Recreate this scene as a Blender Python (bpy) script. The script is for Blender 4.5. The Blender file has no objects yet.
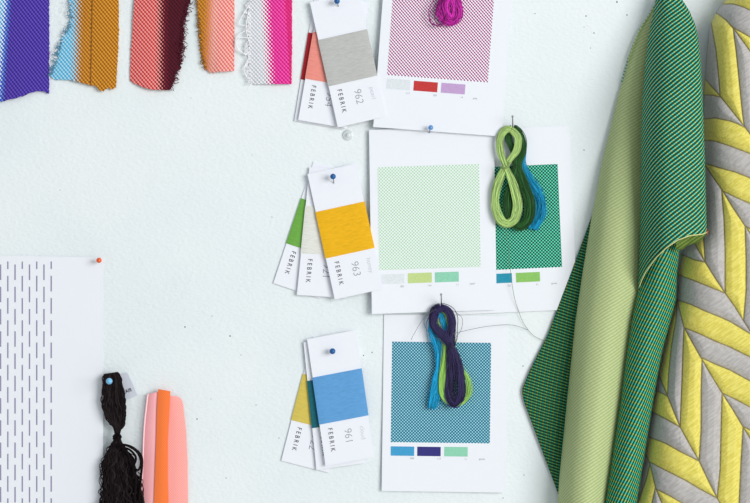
import bpy, math, random
import numpy as np
from mathutils import Vector

# ---------------------------------------------------------------- camera, world, light, exposure
S = bpy.context.scene
COL = S.collection
CAM_D, CAM_Z = 1.8, 1.5
cd = bpy.data.cameras.new('camera'); cam = bpy.data.objects.new('camera', cd); COL.objects.link(cam)
cam.location = (0, -CAM_D, CAM_Z); cam.rotation_euler = (math.radians(90), 0, 0)
cd.sensor_width = 36; cd.lens = 36*CAM_D/0.75; cd.clip_start = 0.05
S.camera = cam

w = bpy.data.worlds.new('world'); S.world = w; w.use_nodes = True
bg = w.node_tree.nodes['Background']; bg.inputs[0].default_value = (0.86, 0.95, 1.0, 1); bg.inputs[1].default_value = 0.47

ld = bpy.data.lights.new('window_daylight', 'AREA'); ld.shape = 'RECTANGLE'; ld.size = 3.4; ld.size_y = 3.0
ld.energy = 312; ld.color = (1.0, 0.985, 0.965)
lo = bpy.data.objects.new('window_daylight', ld); COL.objects.link(lo)
lo.location = (4.2, -4.8, 2.4)
lo.rotation_euler = (Vector((0, 0, 1.5))-Vector(lo.location)).to_track_quat('-Z', 'Y').to_euler()

vs = S.view_settings; vs.view_transform = 'Standard'; vs.look = 'None'; vs.gamma = 1; vs.use_curve_mapping = False
vs.exposure = 0.0

# ---------------------------------------------------------------- helpers
def P(px, py, h=0.0):
    """photo pixel (1 px = 1 mm on the wall) at height h mm off the wall -> world point"""
    k = (CAM_D-h/1000.0)/CAM_D
    return ((px-375)/1000.0*k, -h/1000.0, CAM_Z+(251.5-py)/1000.0*k)

def lin(c):
    c = c/255.0
    return c/12.92 if c <= 0.04045 else ((c+0.055)/1.055)**2.4
def rgb(r, g, b): return (lin(r), lin(g), lin(b), 1)

def interp(y, pts):
    xs = [p[0] for p in pts]; ys = [p[1] for p in pts]
    if y <= xs[0]:
        return ys[0]+(y-xs[0])*(ys[1]-ys[0])/(xs[1]-xs[0]) if len(xs) > 1 else ys[0]
    if y >= xs[-1]:
        return ys[-1]+(y-xs[-1])*(ys[-1]-ys[-2])/(xs[-1]-xs[-2]) if len(xs) > 1 else ys[-1]
    for i in range(len(xs)-1):
        if y <= xs[i+1]:
            t = (y-xs[i])/(xs[i+1]-xs[i])
            return ys[i]+(ys[i+1]-ys[i])*t
def crom(pts, n, closed=False):
    """Catmull-Rom resample of a list of tuples"""
    P_ = np.array(pts, float); m = len(P_)
    if closed: idx = lambda i: P_[i % m]; segs = m
    else: idx = lambda i: P_[min(max(i, 0), m-1)]; segs = m-1
    out = []
    for k in range(n):
        t = k/n*segs if closed else k/(n-1)*segs
        i = min(int(t), segs-1); f = t-i
        a, b, c, d = idx(i-1), idx(i), idx(i+1), idx(i+2)
        out.append(0.5*((2*b)+(c-a)*f+(2*a-5*b+4*c-d)*f*f+(3*b-a-3*c+d)*f**3))
    return np.array(out)

def tag(o, label=None, cat=None, group=None, kind=None):
    if label: o['label'] = label
    if cat: o['category'] = cat
    if group: o['group'] = group
    if kind: o['kind'] = kind
    return o
def empty(name, loc):
    o = bpy.data.objects.new(name, None); o.empty_display_size = 0.01
    COL.objects.link(o); o.location = loc; return o

def mesh(name, V, F, mat, parent=None, uv=None, smooth=True, origin=None, mats=None, fm=None):
    V = np.asarray(V, float).reshape(-1, 3)
    if parent is not None: org = np.array(parent.matrix_world.translation if False else WORLD(parent))
    else: org = np.array(origin) if origin is not None else V.mean(axis=0)
    me = bpy.data.meshes.new(name)
    me.from_pydata([tuple(v) for v in (V-org)], [], [tuple(f) for f in F])
    if uv is not None:
        l = me.uv_layers.new(name='UVMap'); li = np.zeros(len(me.loops), dtype=np.int32)
        me.loops.foreach_get('vertex_index', li)
        l.data.foreach_set('uv', np.asarray(uv, float)[li].reshape(-1))
    if smooth: me.polygons.foreach_set('use_smooth', [True]*len(me.polygons))
    for m in (mats or [mat]): me.materials.append(m)
    if fm is not None: me.polygons.foreach_set('material_index', fm)
    me.update()
    o = bpy.data.objects.new(name, me); COL.objects.link(o)
    if parent is not None: o.parent = parent
    else: o.location = org
    return o
def WORLD(o):
    v = Vector((0, 0, 0))
    while o is not None: v += o.location; o = o.parent
    return tuple(v)

def grid(name, fn, nu, nv, mat, parent=None, thick=0.0, smooth=True, origin=None, closed=True):
    """fn(s,t) -> (px,py,h,u,v). thick mm of solid thickness behind the front face."""
    V = []; UV = []
    for j in range(nv+1):
        for i in range(nu+1):
            px, py, h, u, v = fn(i/nu, j/nv)
            V.append(P(px, py, h)); UV.append((u, v))
    n = len(V); F = []
    W = nu+1
    for j in range(nv):
        for i in range(nu):
            a = j*W+i; F.append((a, a+W, a+W+1, a+1))
    if thick:
        V += [(x, y+thick/1000.0, z) for x, y, z in V]; UV += UV
        F += [tuple(n+k for k in reversed(f)) for f in F[:nu*nv]]
        rim = [i for i in range(W)]+[j*W+nu for j in range(1, nv+1)]+[nv*W+i for i in range(nu-1, -1, -1)]+[j*W for j in range(nv-1, 0, -1)]
        for k in range(len(rim)):
            a, b = rim[k], rim[(k+1) % len(rim)]
            F.append((a, b, n+b, n+a))
    o = mesh(name, V, F, mat, parent, UV, smooth, origin)
    if smooth and thick:
        o.data.set_sharp_from_angle(angle=math.radians(50))
    return o

def solidify(o, t, off=-1.0):
    m = o.modifiers.new('solidify', 'SOLIDIFY'); m.thickness = t/1000.0; m.offset = off; return o

def tube(paths, rad, sides=5):
    """paths: list of Nx3 arrays (px,py,h) -> V,F"""
    V = []; F = []
    for pth in paths:
        Q = np.array([P(*p) for p in pth]); n = len(Q)
        T = np.gradient(Q, axis=0); T /= (np.linalg.norm(T, axis=1)[:, None]+1e-12)
        up = np.array([0, -1.0, 0.02]); A = np.cross(T, up); A /= (np.linalg.norm(A, axis=1)[:, None]+1e-9)
        B = np.cross(T, A); base = len(V)
        for i in range(n):
            r = (rad(i/(n-1)) if callable(rad) else rad)/1000.0
            for k in range(sides):
                a = 2*math.pi*k/sides
                V.append(tuple(Q[i]+r*(math.cos(a)*A[i]+math.sin(a)*B[i])))
        for i in range(n-1):
            for k in range(sides):
                a = base+i*sides+k; b = base+i*sides+(k+1) % sides
                F.append((a, b, b+sides, a+sides))
        F.append(tuple(base+k for k in range(sides))[::-1]); F.append(tuple(base+(n-1)*sides+k for k in range(sides)))
    return V, F

# ---------------------------------------------------------------- node expressions
class E:
    T = None
    def __init__(s, sock): s.s = sock
    @staticmethod
    def m(op, *a, clamp=False):
        n = E.T.nodes.new('ShaderNodeMath'); n.operation = op; n.use_clamp = clamp
        for i, x in enumerate(a):
            if isinstance(x, E): E.T.links.new(x.s, n.inputs[i])
            else: n.inputs[i].default_value = x
        return E(n.outputs[0])
    def __add__(s, o): return E.m('ADD', s, o)
    def __radd__(s, o): return E.m('ADD', s, o)
    def __sub__(s, o): return E.m('SUBTRACT', s, o)
    def __rsub__(s, o): return E.m('SUBTRACT', o, s)
    def __mul__(s, o): return E.m('MULTIPLY', s, o)
    def __rmul__(s, o): return E.m('MULTIPLY', s, o)
    def __truediv__(s, o): return E.m('DIVIDE', s, o)
def cos(x): return E.m('COSINE', x)
def smooth(x, a, b):
    n = E.T.nodes.new('ShaderNodeMapRange'); n.interpolation_type = 'SMOOTHSTEP'
    E.T.links.new(x.s, n.inputs[0])
    for i, k in ((1, a), (2, b)):
        if isinstance(k, E): E.T.links.new(k.s, n.inputs[i])
        else: n.inputs[i].default_value = k
    return E(n.outputs[0])
def mixc(f, a, b):
    n = E.T.nodes.new('ShaderNodeMix'); n.data_type = 'RGBA'
    if isinstance(f, E): E.T.links.new(f.s, n.inputs[0])
    else: n.inputs[0].default_value = f
    for i, c in ((6, a), (7, b)):
        if isinstance(c, E): E.T.links.new(c.s, n.inputs[i])
        else: n.inputs[i].default_value = c
    return E(n.outputs[2])
def uvxy():
    t = E.T.nodes.new('ShaderNodeUVMap'); t.uv_map = 'UVMap'
    sp = E.T.nodes.new('ShaderNodeSeparateXYZ'); E.T.links.new(t.outputs[0], sp.inputs[0])
    return E(sp.outputs[0]), E(sp.outputs[1]), t
def noise(vec, scale, detail=2, sx=1, sy=1, sz=1):
    mp = E.T.nodes.new('ShaderNodeMapping'); mp.inputs['Scale'].default_value = (sx, sy, sz)
    E.T.links.new(vec, mp.inputs[0])
    n = E.T.nodes.new('ShaderNodeTexNoise'); n.inputs['Scale'].default_value = scale; n.inputs['Detail'].default_value = detail
    E.T.links.new(mp.outputs[0], n.inputs[0]); return E(n.outputs[0])
def objvec():
    return E.T.nodes.new('ShaderNodeTexCoord').outputs['Object']
def begin(name, rough=0.8, spec=0.3, sheen=0.0):
    m = bpy.data.materials.new(name); m.use_nodes = True; E.T = m.node_tree
    b = m.node_tree.nodes['Principled BSDF']
    b.inputs['Roughness'].default_value = rough; b.inputs['Specular IOR Level'].default_value = spec
    b.inputs['Sheen Weight'].default_value = sheen
    return m, b
def setc(b, c):
    if isinstance(c, E): E.T.links.new(c.s, b.inputs['Base Color'])
    else: b.inputs['Base Color'].default_value = c
def bump(b, hgt, dist, strength=1.0):
    n = E.T.nodes.new('ShaderNodeBump'); n.inputs['Distance'].default_value = dist; n.inputs['Strength'].default_value = strength
    E.T.links.new(hgt.s, n.inputs['Height']); E.T.links.new(n.outputs[0], b.inputs['Normal'])
TAU = 2*math.pi

def mat_plain(name, c, rough=0.8, spec=0.3, metal=0, grain=0.0):
    m, b = begin(name, rough, spec); b.inputs['Metallic'].default_value = metal
    if grain:
        n = noise(objvec(), 900, 2)
        setc(b, mixc(smooth(n, 0.3, 0.7), tuple(x*(1-grain) for x in c[:3])+(1,), c))
    else: setc(b, c)
    return m
def mat_wall():
    m, b = begin('wall_paint', 0.75, 0.25)
    o = objvec()
    big = noise(o, 9, 3)
    setc(b, mixc(smooth(big, 0.3, 0.7), rgb(232, 240, 243), rgb(238, 244, 246)))
    mp = E.T.nodes.new('ShaderNodeMapping'); mp.inputs['Rotation'].default_value = (0, math.radians(38), 0); mp.inputs['Scale'].default_value = (0.75, 1, 1.15)
    E.T.links.new(o, mp.inputs[0])
    n = E.T.nodes.new('ShaderNodeTexNoise'); n.inputs['Scale'].default_value = 330; n.inputs['Detail'].default_value = 2
    E.T.links.new(mp.outputs[0], n.inputs[0])
    n2 = noise(o, 45, 3)
    bump(b, E(n.outputs[0])*1.0+n2*0.35, 0.0009, 0.55)
    return m
def mat_paper(name='paper', c=None):
    m, b = begin(name, 0.7, 0.2)
    n = noise(objvec(), 500, 2)
    c = c or rgb(240, 243, 250)
    setc(b, c); bump(b, n, 0.00008, 0.5)
    return m
def mat_half(name, ink, gap, p=3.2, th=0.0, second=None, dg=0.5):
    """checkered dot print; uv in mm"""
    m, b = begin(name, 0.7, 0.2)
    u, v, _ = uvxy()
    d = cos((u-v)*(TAU/p))*dg+cos((u+v)*(TAU/p))*(1-dg)
    k = smooth(d, th-0.12, th+0.12)
    if second is not None:
        alt = smooth(cos((u+v)*(TAU/(p*2))), -0.2, 0.2)
        gap = mixc(alt, gap, second)
    setc(b, mixc(k, gap, ink)); return m
def mat_twill(name, dark, c1, c2, ang, p1=3.3, p2=2.7, lo=0.42, hi=0.78, contrast=1.0, bumpd=0.0005):
    m, b = begin(name, 0.72, 0.25, 0.0)
    u, v, t = uvxy()
    ca, sa = math.cos(ang), math.sin(ang)
    wob = noise(t.outputs[0], 0.03, 2)*1.6
    a = u*ca+v*sa+wob; q = v*ca-u*sa
    s = cos(a*(TAU/p1))*0.5+0.5
    d = cos(q*(TAU/p2)+a*0.5)*0.5+0.5
    k = smooth(s*(d*0.24+0.76), lo, hi)
    alt = smooth(cos(q*(math.pi/p2)+a*0.25), -0.15, 0.15)
    col = mixc(k*contrast, dark, mixc(alt, c1, c2))
    setc(b, col); bump(b, s*0.6+d*0.4, bumpd, 0.8)
    return m
def mat_ribbon(name, stops, p=3.2, slant=0.0, rough=0.85):
    """stops: list of (x px, colour_light, colour_dark); weave dots decide which side of a change shows. uv = photo mm"""
    m, b = begin(name, rough, 0.2, 0.15)
    u, v, t = uvxy()
    uu = u+v*slant
    dd = cos((uu-v*0.85)*(TAU/p))*0.3+cos((uu+v*1.05)*(TAU/p))*0.2+0.5
    def two(cl, cdk): return mixc(smooth(dd, 0.38, 0.62), cdk, cl)
    col = two(stops[0][1], stops[0][2])
    for x, wd, cl, cdk in stops[1:]:
        thr = (uu-(x-wd))/(2.0*wd)
        k = smooth(thr-dd*0.8-0.1, -0.06, 0.06)
        col = mixc(k, col, two(cl, cdk))
    n = noise(t.outputs[0], 0.8, 2)
    setc(b, mixc(smooth(n, 0.35, 0.75)*0.18, col, rgb(255, 255, 255)) if False else col)
    bump(b, dd+n*0.5, 0.0006, 0.8)
    return m
def mat_band(name, c):
    m, b = begin(name, 0.7, 0.25, 0.2)
    u, v, t = uvxy()
    n = noise(t.outputs[0], 1.0, 3, 0.16, 1.7, 1)
    n2 = noise(t.outputs[0], 1.0, 2, 0.05, 0.35, 1)
    dk = tuple(x*0.86 for x in c[:3])+(1,); lt = tuple(min(1, x*1.07+0.005) for x in c[:3])+(1,)
    setc(b, mixc(smooth(n*0.75+n2*0.25, 0.3, 0.7), dk, lt))
    bump(b, cos(v*(TAU/1.1))*0.3+n, 0.0003, 0.6)
    return m
def mat_yarn(name, c, rough=0.5, sheen=0.05, var=0.5):
    m, b = begin(name, rough, 0.1 if rough > 0.75 else 0.28, sheen)
    a = E.T.nodes.new('ShaderNodeAttribute'); a.attribute_name = 'strand'
    setc(b, mixc(E(a.outputs['Fac']), tuple(x*(1-var) for x in c[:3])+(1,), tuple(min(1, x*(1+var)+0.01) for x in c[:3])+(1,)))  # tone per strand, paints in thread highlights and dark gaps
    return m

M = {}
M['wall'] = mat_wall()
M['floor'] = mat_plain('pale_floor', rgb(205, 200, 192), 0.6)
M['paper'] = mat_paper()
M['card'] = mat_paper('card_stock', rgb(241, 243, 251))
M['black_ink'] = mat_plain('black_ink', rgb(52, 52, 62), 0.6)
M['grey_ink'] = mat_plain('grey_ink', rgb(150, 153, 163), 0.6)
M['pale_ink'] = mat_plain('pale_grey_ink', rgb(188, 192, 202), 0.6)
M['violet_ink'] = mat_plain('violet_grey_ink', rgb(146, 138, 172), 0.6)
M['steel'] = mat_plain('steel', rgb(150, 152, 155), 0.35, 0.5, 1.0)
M['hole'] = mat_plain('dark_pinhole', rgb(95, 100, 104), 0.9)

# ---------------------------------------------------------------- setting
def box(name, x0, x1, y0, y1, z0, z1, mat):
    V = [(x, y, z) for x in (x0, x1) for y in (y0, y1) for z in (z0, z1)]
    F = [(0, 1, 3, 2), (4, 6, 7, 5), (0, 4, 5, 1), (2, 3, 7, 6), (0, 2, 6, 4), (1, 5, 7, 3)]
    return mesh(name, V, F, mat, None, None, False)
wall = box('wall_back', -2.5, 5.5, 0, 0.12, 0, 2.8, M['wall']); wall['kind'] = 'structure'
floor = box('floor', -2.5, 5.5, -5.0, 0.12, -0.1, 0, M['floor']); floor['kind'] = 'structure'

specks = [(535, 13.5, .7), (586, 16, .9), (627, 15, .9), (594, 33, .9), (617, 2, 1.1), (590.5, 48, .6), (584, 27, .6), (212, 316, .6), (185, 327, 1), (230, 336, 1),
          (241, 355, .6), (211, 399, .5), (197, 419, .9), (256, 405, .6), (279, 438, .7), (226, 478, .7), (523, 366, .8), (524, 475, .7), (305.5, 349, .7),
          (372, 352.5, .8), (363.5, 355.5, .8), (191, 98, .5), (272, 217, .6), (252, 155, .5), (197, 419, .6), (206, 112, .4), (131, 150, .4), (60, 190, .5), (584, 150, .8), (503, 498, .7)]
V = []; F = []
for (x, y, r) in specks:
    b0 = len(V)
    for k in range(8):
        a = TAU*k/8; V.append(P(x+0.72*r*math.cos(a), y+0.8*r*math.sin(a), 0.08))
    F.append(tuple(range(b0, b0+8))[::-1])
mesh('pin_holes', V, F, M['hole'], wall, None, False)

# ---------------------------------------------------------------- text
def text_mesh(name, s, size, frame, h, mat, parent, offset=0.0, sx=1.0, spacing=1.0):
    """frame(tx,ty) -> px,py ; text is centred on its own origin, size in mm"""
    cu = bpy.data.curves.new('txt', 'FONT'); cu.body = s; cu.size = size; cu.align_x = 'CENTER'; cu.align_y = 'CENTER'
    cu.offset = offset; cu.space_character = spacing; cu.resolution_u = 4
    o = bpy.data.objects.new('txt', cu); COL.objects.link(o)
    dg = bpy.context.evaluated_depsgraph_get(); dg.update()
    me = bpy.data.meshes.new_from_object(o.evaluated_get(dg))
    V = []
    for v in me.vertices:
        px, py = frame(v.co.x*sx, v.co.y); hh = h(px, py) if callable(h) else h
        V.append(P(px, py, hh))
    F = [tuple(p.vertices) for p in me.polygons]
    # text normals: keep facing the room
    bpy.data.objects.remove(o); bpy.data.curves.remove(cu); bpy.data.meshes.remove(me)
    return mesh(name, V, F, mat, parent, None, False)

# ---------------------------------------------------------------- printed sheets
def frame_of(tl, rot, rotv=None):
    """sheet-local (u right, v down) -> photo px; rot degrees clockwise"""
    a = math.radians(rot); c, s = math.cos(a), math.sin(a)
    a2 = math.radians(rot if rotv is None else rotv); c2, s2 = math.cos(a2), math.sin(a2)
    return lambda u, v: (tl[0]+u*c-v*s2, tl[1]+u*s+v*c2)
def sheet(name, tl, rot, W, H, hf, field, fmat, swatches, caps, label, group='printed weave colour sheets'):
    fr = frame_of(tl, *(rot if isinstance(rot, tuple) else (rot,)))
    def on(extra):
        def g(u, v):
            x, y = fr(u, v); return x, y, hf(u/W, v/H)+extra
        return g
    base = on(0)
    def fn(s, t):
        x, y, h = base(s*W, t*H); return x, y, h, s*W, t*H
    sh = grid(name, fn, 24, 32, M['paper'], None, 0.3)
    tag(sh, label, 'printed sheet', group)
    g = on(0.12)
    def patch(nm, u0, v0, u1, v1, mat, nu=20, nv=20):
        def f(s, t):
            u = u0+(u1-u0)*s; v = v0+(v1-v0)*t
            x, y, h = g(u, v); return x, y, h, u, v
        return grid(nm, f, nu, nv, mat, sh, 0)
    patch('weave_print', *field, fmat)
    for (u0, v0, u1, v1, mt, lb) in swatches:
        o = patch('colour_swatch', u0, v0, u1, v1, mt, 8, 4); o['label'] = lb
    for (u, v, s_) in caps:
        text_mesh('caption', s_, 2.6, lambda tx, ty, u=u, v=v: fr(u+tx, v-ty), lambda px, py, u=u, v=v: g(u, v)[2]+0.05, M['grey_ink'], sh)
    return sh, fr
sw = lambda n, c: mat_plain(n, c, 0.7, 0.2, 0, 0.12)
M['sw_grey'] = sw('print_pale_grey', rgb(232, 238, 243))
M['sw_red'] = sw('print_red', rgb(205, 62, 62)); M['sw_lilac'] = sw('print_lilac', rgb(203, 168, 216))
M['sw_lime'] = sw('print_lime', rgb(203, 224, 148)); M['sw_mint'] = sw('print_mint', rgb(150, 218, 188))
M['sw_teal'] = sw('print_teal', rgb(45, 155, 185)); M['sw_green'] = sw('print_green', rgb(148, 204, 108))
M['sw_blue'] = sw('print_blue', rgb(70, 165, 215)); M['sw_navy'] = sw('print_navy', rgb(58, 56, 130))

# dark green sheet (lowest), light green, purple over it, blue
dk, _ = sheet('printed_sheet', (442.5, 131.0), -2.5, 127, 184,
      lambda s, t: 1.2+1.2*t+1.5*max(0, s-.7)**2, (12, 38, 113.5, 141),
      mat_half('dark_green_dot_print', rgb(0, 34, 42), rgb(104, 228, 190), 3.3, -0.05, None, 0.5),
      [(13, 145, 36, 154, M['sw_grey'], 'pale grey colour swatch'), (40.5, 145, 63, 154.5, M['sw_teal'], 'teal colour swatch'), (67, 145, 91, 154.5, M['sw_green'], 'green colour swatch')],
      [(60, 157.5, '721'), (88, 157.5, '11'), (105, 157, 'green')],
      'white sheet printed with dark green dotted square, teal and green swatches, partly under another sheet')
lg, _ = sheet('printed_sheet', (369, 130), (-1.9, -0.9), 125, 184,
      lambda s, t: 4.2+1.2*t+2.5*(1-s)**2*t, (8, 37.5, 109.5, 140.5),
      mat_half('pale_green_dot_print', rgb(176, 217, 176), rgb(240, 246, 248), 3.2, 0.05),
      [(10, 145, 33, 154.5, M['sw_grey'], 'pale grey colour swatch'), (36.5, 144.5, 60.5, 154.5, M['sw_lime'], 'lime colour swatch'), (63.5, 144.5, 87.5, 154.5, M['sw_mint'], 'mint colour swatch')],
      [(31, 157.5, '021'), (58, 157.5, '114'), (86, 157.5, '11'), (101, 157, 'pearl')],
      'white sheet printed with pale mint dotted square and lime and mint swatches')
pk, _ = sheet('printed_sheet', (386.9, -56.5), 4.26, 129, 184,
      lambda s, t: 5.5+2.5*t*t, (9.9, 29, 110.9, 131),
      mat_half('purple_dot_print', rgb(150, 8, 110), rgb(252, 246, 255), 3.3, 0.06, None, 0.62),
      [(10, 134.5, 33.7, 144.7, M['sw_grey'], 'pale grey colour swatch'), (37.2, 134.8, 61.2, 144.7, M['sw_red'], 'red colour swatch'), (64.8, 134.8, 88.8, 144.7, M['sw_lilac'], 'lilac colour swatch')],
      [(32, 148, '117'), (59, 148, '129'), (86, 148, '14'), (99.5, 148, 'pink')],
      'white sheet printed with purple dotted square and red and lilac swatches at top of wall')
bl, _ = sheet('printed_sheet', (384, 314.5), 0.75, 124.5, 176.5,
      lambda s, t: 1.0+2.6*t*t+2.0*t*s*s, (8.5, 27, 107.5, 127.5),
      mat_half('blue_dot_print', rgb(0, 98, 134), rgb(165, 226, 236), 3.1, -0.15),
      [(8.5, 131.7, 32, 141, M['sw_blue'], 'sky blue colour swatch'), (35, 131.7, 58.5, 141, M['sw_navy'], 'dark violet colour swatch'), (62, 131.5, 85.5, 141, M['sw_mint'], 'mint colour swatch')],
      [(30, 143.6, '024'), (57, 143.6, '117'), (83.5, 143.6, '11'), (100, 143.3, 'green')],
      'white sheet printed with blue dotted square and sky, violet and mint swatches at bottom centre')

# large dashed paper on the left
def hd(x, y): return 1.0+3.0*max(0, (x-20)/83.0)**2*max(0, min(1, (y-300)/200.0))+0.6
def fn(s, t):
    x = -60+s*163.2; y = 255.5+t*300+ (x/103.0)*2.0*(1-t)
    return x, y, hd(x, y), x, y
dp = grid('dashed_paper', fn, 40, 60, M['paper'], None, 0.3)
tag(dp, 'large white paper sheet printed with columns of vertical grey-violet dashes on left', 'paper sheet')
V = []; F = []
for c in range(-7, 8):
    x = 0.6+c*7.23; typeA = (c % 2 == 0)
    ys = [(264.5+22.25*k, 280+22.25*k) for k in range(13)] if typeA else [(261.5, 269)]+[(275.8+22.25*k, 291.4+22.25*k) for k in range(13)]
    for (a, b) in ys:
        n = 4; b0 = len(V)
        for k in range(n+1):
            y = a+(b-a)*k/n
            for xx in (x-0.65, x+0.65): V.append(P(xx, y, hd(xx, y)+0.12))
        for k in range(n): F.append((b0+2*k, b0+2*k+2, b0+2*k+3, b0+2*k+1))
o = mesh('printed_dashes', V, F, M['violet_ink'], dp, None, False)

# ---------------------------------------------------------------- yarn sample cards
def card(bl_, ang, h0, lift, col, num, word, label, bandlabel=None, angv=None):
    """bl_: photo px of bottom-left corner, ang: degrees counter-clockwise"""
    a = math.radians(ang); xa = (math.cos(a), -math.sin(a)); av = a if angv is None else math.radians(angv); ua = (-math.sin(av), -math.cos(av))
    W, L = 49.5, 128.3
    pt = lambda u, v: (bl_[0]+u*xa[0]+v*ua[0], bl_[1]+u*xa[1]+v*ua[1])
    H = lambda u, v: h0+lift*(1-v/L)
    root = empty('yarn_sample_card', P(*pt(W/2, L/2), 0)); tag(root, label, 'sample card', 'fabric sample cards pinned to the wall')
    def f(s, t):
        u, v = s*W, (1-t)*L; x, y = pt(u, v); return x, y, H(u, v), u, v
    cf = grid('card', f, 6, 14, M['card'], root, 0.7)
    def f(s, t):   # wrapped band: goes round the card edges
        e = 0.45; u = -e+s*(W+2*e); v = 89.5-47.5*t; x, y = pt(u, v)
        r = 0.55*(1-abs(2*s-1)**8)
        return x, y, H(u, v)+0.15+r, u, v
    b_ = grid('yarn_band', f, 24, 10, mat_band('wound_yarn_'+(word or bandlabel).replace(' ', '_'), col), root, 1.7)
    if bandlabel: b_['label'] = bandlabel
    def fr(uc, vc): return lambda tx, ty: pt(uc+ty, vc-tx)
    hh = H(10, 25)+0.14
    def hfun(px, py):
        dx, dy = px-bl_[0], py-bl_[1]; return H(0, dx*ua[0]+dy*ua[1])+0.12
    text_mesh('printed_name', 'FEBRIK', 6.4, fr(9.6, 25), hfun, M['black_ink'], cf, 0.04, 0.84, 1.55)
    if num: text_mesh('printed_number', num, 10.8, fr(26.9, 25.5), hfun, M['grey_ink'], cf, -0.16, 0.95, 1.0)
    if word: text_mesh('printed_colour_name', word, 6.6, fr(41.5, 26), hfun, M['pale_ink'], cf, -0.10, 0.95, 1.0)
    return root
card((294.3, 120.8), -10, 0.9, 0.8, rgb(165, 22, 34), None, None, 'sample card with dark red yarn band showing as a sliver behind coral card', 'dark red yarn band', -9.3)
card((298.2, 119.9), -9.8, 3.2, 1.5, rgb(246, 150, 138), '954', None, 'sample card with coral pink yarn band numbered 954 under the grey card', 'coral pink yarn band')
card((337.8, 127.3), 12.6, 5.8, 3.5, rgb(196, 196, 194), '962', 'pearl', 'sample card with light grey yarn band numbered 962 pearl', 'light grey yarn band')
card((273.3, 283.2), -18.3, 0.9, 0.8, rgb(112, 176, 72), None, None, 'sample card with grass green yarn band, leftmost of the middle fan', 'grass green yarn band')
card((296.9, 294.9), -3.6, 3.2, 1.5, rgb(234, 235, 228), '921', None, 'sample card with cream white yarn band numbered 921 between green and yellow cards', 'cream white yarn band', -5.6)
card((334.8, 299.5), 12.3, 5.8, 3.5, rgb(246, 186, 10), '963', 'honey', 'sample card with golden yellow yarn band numbered 963 honey', 'golden yellow yarn band')
card((281.2, 460.7), -14.3, 0.9, 0.8, rgb(222, 200, 92), '722', None, 'sample card with mustard yellow yarn band numbered 722, leftmost of bottom fan', 'mustard yellow yarn band')
card((316.5, 470), 8.4, 3.2, 1.5, rgb(12, 104, 116), None, None, 'sample card with dark teal yarn band, a sliver between mustard and blue cards', 'dark teal yarn band', 5.8)
card((325.6, 466.2), 10.8, 5.8, 3.5, rgb(98, 164, 222), '961', 'cloud', 'sample card with sky blue yarn band numbered 961 cloud', 'sky blue yarn band', 8.3)

# ---------------------------------------------------------------- pins
def sphere(name, c, r, mat, parent, sq=1.0, nu=20, nv=12):
    """r mm, centre (px,py,h)"""
    C = np.array(P(*c)); V = []; F = []
    for j in range(nv+1):
        th = math.pi*j/nv
        for i in range(nu):
            ph = TAU*i/nu
            V.append(C+r/1000*np.array([math.sin(th)*math.cos(ph), -math.cos(th)*sq, math.sin(th)*math.sin(ph)]))
    for j in range(nv):
        for i in range(nu):
            a = j*nu+i; b = j*nu+(i+1) % nu; F.append((a, b, b+nu, a+nu))
    return mesh(name, V, F, mat, parent)
def ball_pin(head, foot, r, mat, label):
    root = empty('ball_pin', P(*foot)); tag(root, label, 'pin', 'ball headed map pins')
    sphere('pin_head', head, r, mat, root)
    V, F = tube([[foot, head]], 0.45, 8); mesh('needle', V, F, M['steel'], root)
    return root
M['blue_pin'] = mat_plain('blue_plastic', rgb(18, 92, 160), 0.25, 0.5)
M['pale_pin'] = mat_plain('pale_blue_plastic', rgb(96, 150, 215), 0.25, 0.5)
M['orange_pin'] = mat_plain('orange_plastic', rgb(238, 96, 40), 0.25, 0.5)
M['ice_pin'] = mat_plain('ice_blue_plastic', rgb(120, 190, 232), 0.2, 0.6)
ball_pin((337, 1.2, 13), (339, 8.5, 3), 2.9, M['blue_pin'], 'dark blue ball pin holding the card with grey yarn band')
ball_pin((333, 176.5, 14), (334.3, 186, 3), 2.9, M['blue_pin'], 'dark blue ball pin holding the card with golden yellow yarn band')
ball_pin((332.5, 351.2, 13), (332.3, 355, 3), 3.0, M['blue_pin'], 'dark blue ball pin holding the card with sky blue yarn band')
ball_pin((430.8, 127.6, 14), (429.3, 133, 4), 2.5, M['pale_pin'], 'pale blue ball pin at bottom edge of purple printed sheet')
ball_pin((99, 260.3, 10), (99.2, 262.5, 1), 2.7, M['orange_pin'], 'orange ball pin at top right corner of dashed paper')
# clear thumb tack
m, b = begin('clear_plastic', 0.15, 0.5); setc(b, rgb(236, 243, 244)); b.inputs['Transmission Weight'].default_value = 0.25; b.inputs['IOR'].default_value = 1.4
M['clear'] = m
def lathe(name, c, prof, mat, parent=None, n=28):
    V = []; F = []
    for (r, h) in prof:
        for i in range(n):
            a = TAU*i/n; V.append(P(c[0]+r*math.cos(a), c[1]+r*math.sin(a), h))
    for j in range(len(prof)-1):
        for i in range(n):
            a = j*n+i; b = j*n+(i+1) % n; F.append((a, b, b+n, a+n))
    F.append(tuple(range(n))[::-1]); F.append(tuple((len(prof)-1)*n+i for i in range(n)))
    return mesh(name, V, F, mat, parent)
tk = lathe('thumb_tack', (347.8, 135.2), [(5.2, 0.1), (5.4, 0.6), (5.0, 1.1), (3.0, 1.3), (1.8, 1.5), (1.5, 2.0), (1.9, 2.4), (1.6, 2.7), (0.7, 2.8)], M['clear'])
tag(tk, 'clear plastic thumb tack on bare wall under the grey sample card', 'thumb tack')
tk.location.y -= 0.0

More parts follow.
